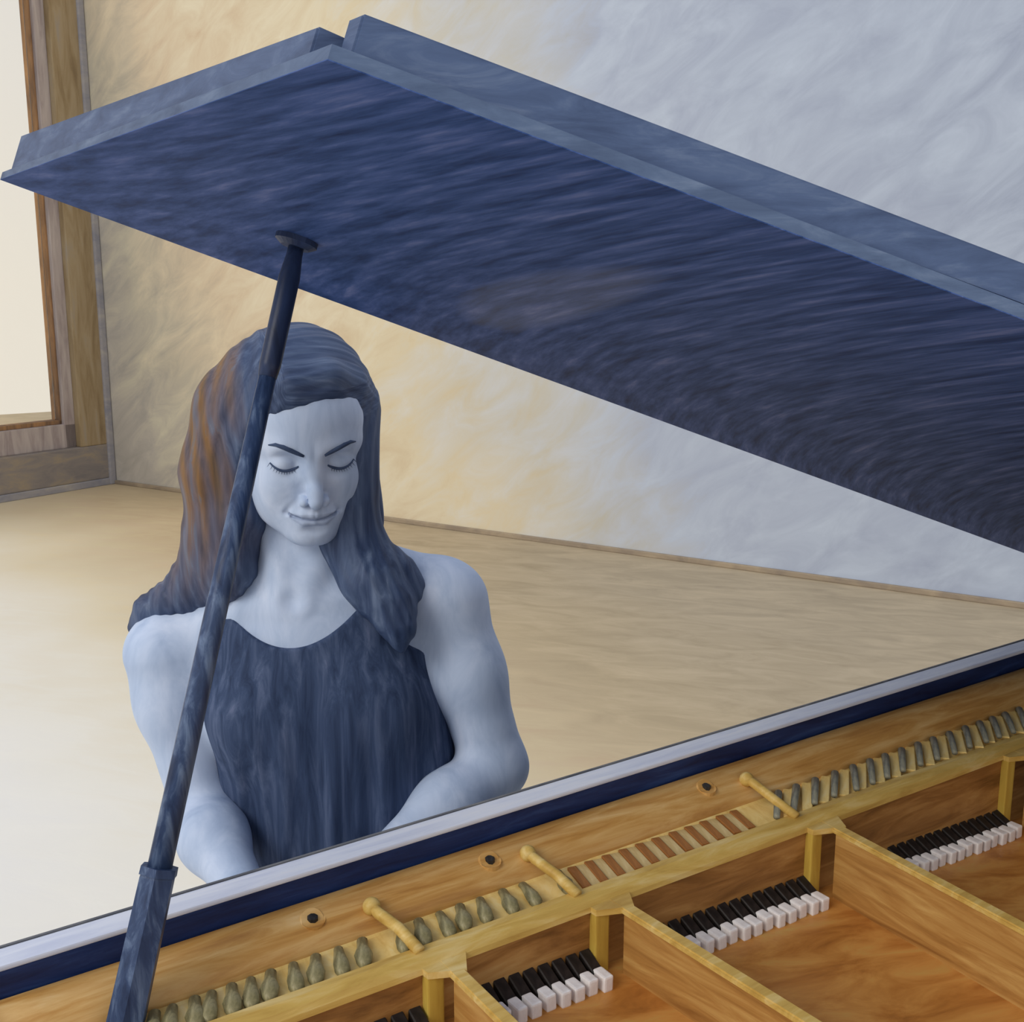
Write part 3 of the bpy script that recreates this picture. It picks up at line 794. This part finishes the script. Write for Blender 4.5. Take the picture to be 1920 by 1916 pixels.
def net(sdf, lo, hi, h, levels=3, proj=1, loose=1.0):
    """sparse surface nets: halve only the cells that may hold the surface; returns vertices and quads"""
    H = h * 2 ** levels
    lo = np.array(lo, F4); n = np.ceil((np.array(hi) - lo) / H).astype(int)
    g = np.stack(np.meshgrid(*[np.arange(k) for k in n], indexing='ij'), -1).reshape(-1, 3)
    s = H
    for lev in range(levels + 1):
        d = sdf((lo + (g + 0.5) * s).astype(F4))
        g = g[np.abs(d) < s * loose * (1.15 if lev < levels else 1.3)]
        if lev < levels:
            o = np.stack(np.meshgrid([0, 1], [0, 1], [0, 1], indexing='ij'), -1).reshape(-1, 3)
            g = (g[:, None] * 2 + o[None]).reshape(-1, 3); s *= 0.5
    N = np.int64(4096)
    key = lambda a: (a[:, 0].astype(np.int64) * N + a[:, 1]) * N + a[:, 2]
    o8 = np.array([(i, j, k) for i in (0, 1) for j in (0, 1) for k in (0, 1)])
    cor = (g[:, None] + o8[None]).reshape(-1, 3)
    ck, inv = np.unique(key(cor), return_inverse=True)
    cc = np.stack([ck // (N * N), (ck // N) % N, ck % N], 1)
    val = sdf((lo + cc * s).astype(F4))
    cv = val[inv].reshape(-1, 8)
    act = (cv.min(1) < 0) & (cv.max(1) >= 0)
    g = g[act]; cv = cv[act]
    edges = [(a, b) for a in range(8) for b in range(a + 1, 8) if np.abs(o8[a] - o8[b]).sum() == 1]
    acc = np.zeros((len(g), 3)); cnt = np.zeros(len(g))
    for a, b in edges:
        m = (cv[:, a] < 0) != (cv[:, b] < 0)
        t = np.where(m, cv[:, a] / np.where(m, cv[:, a] - cv[:, b], 1), 0)
        p = o8[a] + (o8[b] - o8[a]) * t[:, None]
        acc[m] += p[m]; cnt[m] += 1
    V = lo + (g + acc / np.maximum(cnt, 1)[:, None]) * s
    gk = key(g); order = np.argsort(gk); sk = gk[order]
    quads = []
    for ax in range(3):
        b1, b2 = (ax + 1) % 3, (ax + 2) % 3
        ia = 0
        ib = int(np.dot(np.eye(3, dtype=int)[ax], (4, 2, 1)))
        m = (cv[:, ia] < 0) != (cv[:, ib] < 0)
        base = g[m]; flip = cv[m, ia] < 0
        e1 = np.eye(3, dtype=int)[b1]; e2 = np.eye(3, dtype=int)[b2]
        idx = []
        ok = np.ones(len(base), bool)
        for off in (0 * e1, -e1, -e1 - e2, -e2):
            k = key(base + off)
            p = np.clip(np.searchsorted(sk, k), 0, len(sk) - 1)
            ok &= sk[p] == k
            idx.append(order[p])
        q = np.stack(idx, 1)
        q[~flip] = q[~flip][:, ::-1]
        quads.append(q[ok])
    Q = np.concatenate(quads)
    V = V.astype(F4)
    for _ in range(proj):
        V = project(sdf, V, h)
    return V, Q

def project(sdf, V, h):
    e = h * 0.4
    d = sdf(V)
    gr = np.stack([sdf(V + V3(e, 0, 0)) - sdf(V - V3(e, 0, 0)), sdf(V + V3(0, e, 0)) - sdf(V - V3(0, e, 0)), sdf(V + V3(0, 0, e)) - sdf(V - V3(0, 0, e))], 1) / (2 * e)
    gl2 = np.maximum((gr * gr).sum(1), 0.2)
    st = np.clip(d / gl2, -h * 0.7, h * 0.7)
    return (V - gr * st[:, None]).astype(F4)

def refine(V, Q, mask_fn, sdf, h):
    """split each quad whose corners all satisfy mask_fn into four and settle the new vertices on the surface (edge fans keep it closed)"""
    sel = mask_fn(V)
    qs = sel[Q].all(1)
    A = Q[qs]; B = Q[~qs]
    e = np.concatenate([np.sort(A[:, [i, (i + 1) % 4]], 1) for i in range(4)])
    ue, inv = np.unique(e, axis=0, return_inverse=True)
    inv = inv.reshape(4, -1)
    nv = len(V)
    mid = (V[ue[:, 0]] + V[ue[:, 1]]) / 2
    cen = V[A].mean(1)
    ce = nv + len(ue) + np.arange(len(A))
    new = np.concatenate([mid, cen]).astype(F4)
    new = project(sdf, new, h)
    V2 = np.concatenate([V, new])
    faces = []
    for i in range(4):
        faces.append(np.stack([A[:, i], nv + inv[i], ce, nv + inv[(i + 3) % 4]], 1))
    # neighbours of the refined patch take the extra midpoints as n-gons
    ek = {}
    kk = ue[:, 0].astype(np.int64) * (nv + 1) + ue[:, 1]
    be = np.stack([np.sort(B[:, [i, (i + 1) % 4]], 1) for i in range(4)], 1)
    bk = be[..., 0].astype(np.int64) * (nv + 1) + be[..., 1]
    p = np.clip(np.searchsorted(kk, bk), 0, len(kk) - 1)
    hit = kk[p] == bk
    touched = hit.any(1)
    polys = []
    for r, hh, pp in zip(B[touched], hit[touched], p[touched]):
        f = []
        for i in range(4):
            f.append(int(r[i]))
            if hh[i]: f.append(nv + int(pp[i]))
        polys.append(f)
    return V2, np.concatenate(faces + [B[~touched]]), polys

def mesh_from(name, V, Q, polys=(), mat=None, attrs=None):
    me = bpy.data.meshes.new(name)
    nq = len(Q)
    loops = Q.astype(np.int32).ravel()
    starts = np.arange(nq) * 4
    tot = [4] * nq
    if polys:
        ex = np.concatenate([np.array(p, np.int32) for p in polys])
        st2 = nq * 4 + np.concatenate([[0], np.cumsum([len(p) for p in polys])[:-1]])
        loops = np.concatenate([loops, ex]); starts = np.concatenate([starts, st2])
    me.vertices.add(len(V)); me.vertices.foreach_set('co', V.astype(np.float32).ravel())
    me.loops.add(len(loops)); me.loops.foreach_set('vertex_index', loops)
    me.polygons.add(len(starts)); me.polygons.foreach_set('loop_start', starts.astype(np.int32))
    me.update(calc_edges=True); me.validate()
    me.shade_smooth()
    if mat: me.materials.append(mat)
    for k, v in (attrs or {}).items():
        if v.ndim == 1:
            a = me.attributes.new(k, 'FLOAT', 'POINT'); a.data.foreach_set('value', v.astype(np.float32))
        else:
            a = me.attributes.new(k, 'FLOAT_VECTOR', 'POINT'); a.data.foreach_set('vector', v.astype(np.float32).ravel())
    return me

px, py = cam_xy(-0.23, 1.36)
HS = 0.0026
Vb, Qb = net(body_sdf, (-0.36, -0.55, -0.01), (0.44, 0.32, 1.42), HS)
head_zone = lambda V: (to_head(V)[:, 1] > 0.018) & (to_head(V)[:, 2] > -0.112) & (to_head(V)[:, 2] < 0.095)
Vb, Qb, polys = refine(Vb, Qb, head_zone, body_sdf, HS)
Hq = to_head(Vb)
ax_ = np.abs(Hq[:, 0])
# tint of the lips between an upper and a lower outline, plus painted crease shade
ztop = -0.0572 - 0.10 * np.maximum(ax_ - 0.004, 0) - 4.5 * np.maximum(ax_ - 0.012, 0) ** 2
ztop = ztop - 0.0010 * np.exp(-(ax_ / 0.0022) ** 2)
zbot = -0.0757 + 12.0 * np.maximum(ax_ - 0.006, 0) ** 2 + 0.22 * np.maximum(ax_ - 0.010, 0)
lip_and_shade = np.clip((ztop - Hq[:, 2]) / 0.0012, 0, 1) * np.clip((Hq[:, 2] - zbot) / 0.0012, 0, 1) * (Hq[:, 1] > 0.065) * (ax_ < 0.0275)
nost = np.exp(-(((ax_ - 0.0062) / 0.003) ** 2 + ((Hq[:, 2] + 0.0488) / 0.003) ** 2)) * (Hq[:, 1] > 0.085)
zl = np.interp(ax_, [0, 0.012, 0.0245, 0.0285], [-0.0657, -0.0650, -0.0632, -0.0612])
seam = np.exp(-((Hq[:, 2] - zl) / 0.0011) ** 2) * (Hq[:, 1] > 0.065) * np.clip((0.0290 - ax_) / 0.004, 0, 1)
lip_and_shade = np.clip(lip_and_shade * 0.42 + nost * 0.7 + seam * 0.9, 0, 1)  # shade in nostrils and mouth line is darkened into the colour too
me = mesh_from('person', Vb, Qb, polys, M['skin'], {'lip_and_shade': lip_and_shade})
person = bpy.data.objects.new('person', me)
link(person)
person.location = (px, py, 0); person.rotation_euler = (0, 0, YAW)
tag(person, 'woman with long dark hair in sleeveless navy dress, eyes closed, seated playing the piano', 'person')

# dress
def dress_sdf(P):
    x, y, z = P[:, 0], P[:, 1], P[:, 2]
    t = torso_sdf(P)
    t = smin(t, s_cone(P, (-0.035, 0.038, 1.040), (-0.150, 0.028, 1.010), 0.056, 0.046), 0.05)
    t = smin(t, s_cone(P, (-0.030, 0.040, 1.045), (0.115, 0.046, 1.052), 0.056, 0.046), 0.05)
    t = smin(t, s_ell(P, (0.008, 0.030, 0.80), (0.150, 0.098, 0.20)), 0.05)
    fold = 0.0022 * np.sin(x * 95 + 1.6 * np.sin(z * 9 + 1) + y * 20) + 0.0013 * np.sin(x * 210 + 2.2 * np.sin(z * 13) + 0.6)
    fold = fold * np.clip((1.0 - z) / 0.14, 0, 1)
    d = t - 0.0055 - fold
    # skirt over the thighs
    for sx, q in ((-1, (-0.075, 0.07)), (1, (0.09, 0.09))):
        d = smin(d, s_cone(P, (q[0], q[1], 0.545), (q[0] + 0.16 + sx * 0.02, q[1] - 0.27, 0.558), 0.093, 0.072), 0.05)
    zn = 1.022 + 6.5 * (x + 0.037) ** 2
    zn = np.where(y > 0.03, 1.075 + 0 * x, zn)
    d = smax(d, (z - zn) * 0.8, 0.003)
    def arm(cx, cz, rx, rz):
        k = np.sqrt(((x - cx) / rx) ** 2 + ((z - cz) / rz) ** 2)
        return (k - 1) * min(rx, rz)
    d = smax(d, -arm(0.172, 1.088, 0.105, 0.100), 0.004)
    d = smax(d, -arm(-0.222, 1.055, 0.102, 0.115), 0.004)
    d = smax(d, x - 0.30, 0.002)
    return d
Vd, Qd = net(dress_sdf, (-0.30, -0.40, 0.40), (0.36, 0.30, 1.13), 0.0035)
dress = obj('dress', mesh_from('dress', Vd, Qd, (), M['dress']), M['dress'], person, label='dark navy sleeveless dress with soft vertical folds')

# hair
def hair_sdf(P):
    Q = to_head(P)
    x, f, z = Q[:, 0], Q[:, 1], Q[:, 2]
    cap = s_ell(Q, (-0.004, -0.016, 0.040), (0.088, 0.103, 0.094))
    cap = smin(cap, s_ell(Q, (0.0, -0.045, -0.05), (0.080, 0.068, 0.11)), 0.05)
    cap = smin(cap, s_ell(Q, (-0.034, -0.020, 0.030), (0.076, 0.080, 0.080)), 0.03)
    # face opening
    fx, fz = x + 0.002, z + 0.028
    qx, qz = np.abs(fx) - 0.056 + 0.052, np.abs(fz) - 0.107 + 0.052
    op = np.sqrt(np.maximum(qx, 0) ** 2 + np.maximum(qz, 0) ** 2) + np.minimum(np.maximum(qx, qz), 0) - 0.052
    # swept fringe: the hairline climbs from her right temple to the left
    op = smax(op, (z - (0.074 + 0.22 * np.minimum(x - 0.01, 0.03))) * 0.9, 0.012)
    op = smax(op, -(f - 0.004), 0.02)
    d = smax(cap, -op, 0.008)
    # raised swoop over the brow
    d = smin(d, s_path(Q, [(-0.046, 0.050, 0.062), (-0.020, 0.066, 0.088), (0.020, 0.062, 0.096), (0.052, 0.036, 0.080)], [0.012, 0.015, 0.015, 0.014], 0.02), 0.02)
    # side curtains
    d = smin(d, s_path(P, [(-0.104, 0.000, 1.300), (-0.118, 0.004, 1.225), (-0.120, 0.004, 1.155), (-0.126, 0.008, 1.105), (-0.145, 0.016, 1.078)], [0.046, 0.048, 0.043, 0.036, 0.024], 0.03), 0.03)
    d = smin(d, s_path(P, [(-0.085, -0.032, 1.265), (-0.094, -0.034, 1.180), (-0.108, -0.026, 1.110), (-0.126, -0.022, 1.066)], [0.016, 0.022, 0.022, 0.010], 0.02), 0.02)
    d = smin(d, s_path(P, [(-0.145, 0.010, 1.120), (-0.180, 0.018, 1.068), (-0.222, 0.026, 1.044), (-0.250, 0.034, 1.020)], [0.030, 0.024, 0.018, 0.010], 0.03), 0.03)
    d = smin(d, s_path(P, [(0.030, 0.000, 1.300), (0.034, -0.012, 1.245), (0.034, -0.012, 1.205), (0.034, -0.006, 1.150), (0.054, -0.010, 1.108)], [0.036, 0.030, 0.029, 0.033, 0.036], 0.03), 0.03)
    d = smin(d, s_path(P, [(0.036, -0.012, 1.140), (0.060, -0.026, 1.098), (0.082, -0.034, 1.068), (0.094, -0.044, 1.044), (0.098, -0.052, 1.018)], [0.028, 0.031, 0.027, 0.016, 0.004], 0.02), 0.02)
    d = smin(d, s_path(P, [(0.060, 0.000, 1.120), (0.088, 0.000, 1.100), (0.102, 0.000, 1.082), (0.100, -0.018, 1.060)], [0.024, 0.020, 0.015, 0.010], 0.02), 0.02)
    d = smin(d, s_ell(P, (-0.035, 0.066, 1.15), (0.100, 0.045, 0.15)), 0.04)
    # grooves between the locks
    top = np.clip((z - 0.045) / 0.04, 0, 1) * np.clip((x + 0.050) / 0.02, 0, 1)
    ph = 190 * P[:, 0] + 5.0 * np.sin(P[:, 2] * 16 + 1.0) + 60 * P[:, 1]
    pc = 210 * (f - z) + 2.0 * np.sin(x * 30)
    gv = 0.0008 * np.sin(ph) + 0.0006 * np.sin(ph * 2.3 + 1.2 + 2 * np.sin(P[:, 2] * 30))
    gc = 0.0006 * np.sin(pc) + 0.0004 * np.sin(pc * 2.1 + 0.7)
    d = d - (gv * (1 - top) + gc * top)
    return d
Vh, Qh = net(hair_sdf, (-0.32, -0.14, 0.95), (0.20, 0.18, 1.45), 0.0023, loose=1.7)
Qh_ = to_head(Vh)
topw = (np.clip((Qh_[:, 2] - 0.045) / 0.04, 0, 1) * np.clip((Qh_[:, 0] + 0.050) / 0.02, 0, 1))[:, None]
flow = (1 - topw) * np.stack([Vh[:, 0], Vh[:, 1], Vh[:, 2] * 0.10], 1) + topw * np.stack([(Qh_[:, 1] - Qh_[:, 2]) * 0.8, Qh_[:, 0] * 0.12, 0 * Qh_[:, 1]], 1)
xs = Vh[:, 0] - 0.12 * np.maximum(Vh[:, 2] - 1.28, 0)
brown = np.clip((-0.074 - xs + 0.012 * np.sin(Vh[:, 2] * 40 + Vh[:, 0] * 90)) / 0.05, 0, 1) * np.clip((Vh[:, 2] - 1.05) / 0.16, 0, 1)
brown *= 0.75 + 0.25 * np.sin(Vh[:, 0] * 300 + 3 * np.sin(Vh[:, 2] * 20))
obj('hair', mesh_from('hair', Vh, Qh, (), M['hair'], {'brown': brown, 'flow': flow}), M['hair'], person, label='long dark blue hair, brown on her right side')

def face_pts(pts, lift=0.0):
    """head-space (x, z) points dropped onto the face along the face direction"""
    pts = np.array(pts, F4)
    f = np.full(len(pts), 0.125, F4)
    for _ in range(60):
        q = np.stack([pts[:, 0], f, pts[:, 1]], 1)
        f = f - np.clip(head_sdf(q), -0.002, 0.004) * 0.7
    return from_head(np.stack([pts[:, 0], f + lift, pts[:, 1]], 1))

for sx in (-1, 1):
    c = [(sx * a, b) for a, b in ((0.0115, 0.0135), (0.018, 0.0165), (0.026, 0.0205), (0.034, 0.0240), (0.042, 0.0252), (0.049, 0.0225))]
    pts = face_pts(c, 0.0)
    obj('eyebrow', tube([tuple(map(float, p)) for p in pts], [0.0018, 0.0029, 0.0032, 0.0029, 0.0022, 0.0008], 8), M['brow'], person, smooth=True)
    t = np.linspace(0, 1, 13)
    xs_ = 0.0165 + 0.031 * t
    zs_ = -0.0030 - 0.0066 * np.sin(np.pi * np.clip(t, 0, 1)) ** 0.8 + 0.0028 * t
    lp = face_pts([(sx * a, b) for a, b in zip(xs_, zs_)], 0.0004)
    bm = tube([tuple(map(float, p)) for p in lp], [0.0006 + 0.0014 * math.sin(math.pi * min(0.12 + 0.8 * a, 1)) for a in t], 6)
    for i in range(2, 13):
        p = Vector(lp[i].tolist())
        dv = Vector((hf * 0.0042 - hz * 0.0038 + hx * sx * (t[i] - 0.35) * 0.006).tolist())
        tube([p, p + dv * 0.6, p + dv + Vector((hz * 0.0006).tolist())], [0.00045, 0.00032, 0.0001], 4, bm=bm)
    obj('eyelashes', bm, M['brow'], person, smooth=True)

# bench
bn = thing('piano_bench', 'dark padded piano bench under the seated woman in the navy dress', 'bench', (px, py, 0), YAW)
obj('seat', box(-0.27, 0.29, -0.10, 0.26, 0.40, 0.447, 0.015), M['bench'], bn)
for sx in (-0.24, 0.26):
    for sy in (-0.07, 0.23):
        obj('leg', tube([(sx, sy, 0), (sx, sy, 0.40)], [0.018, 0.026], 10), M['bench'], bn)
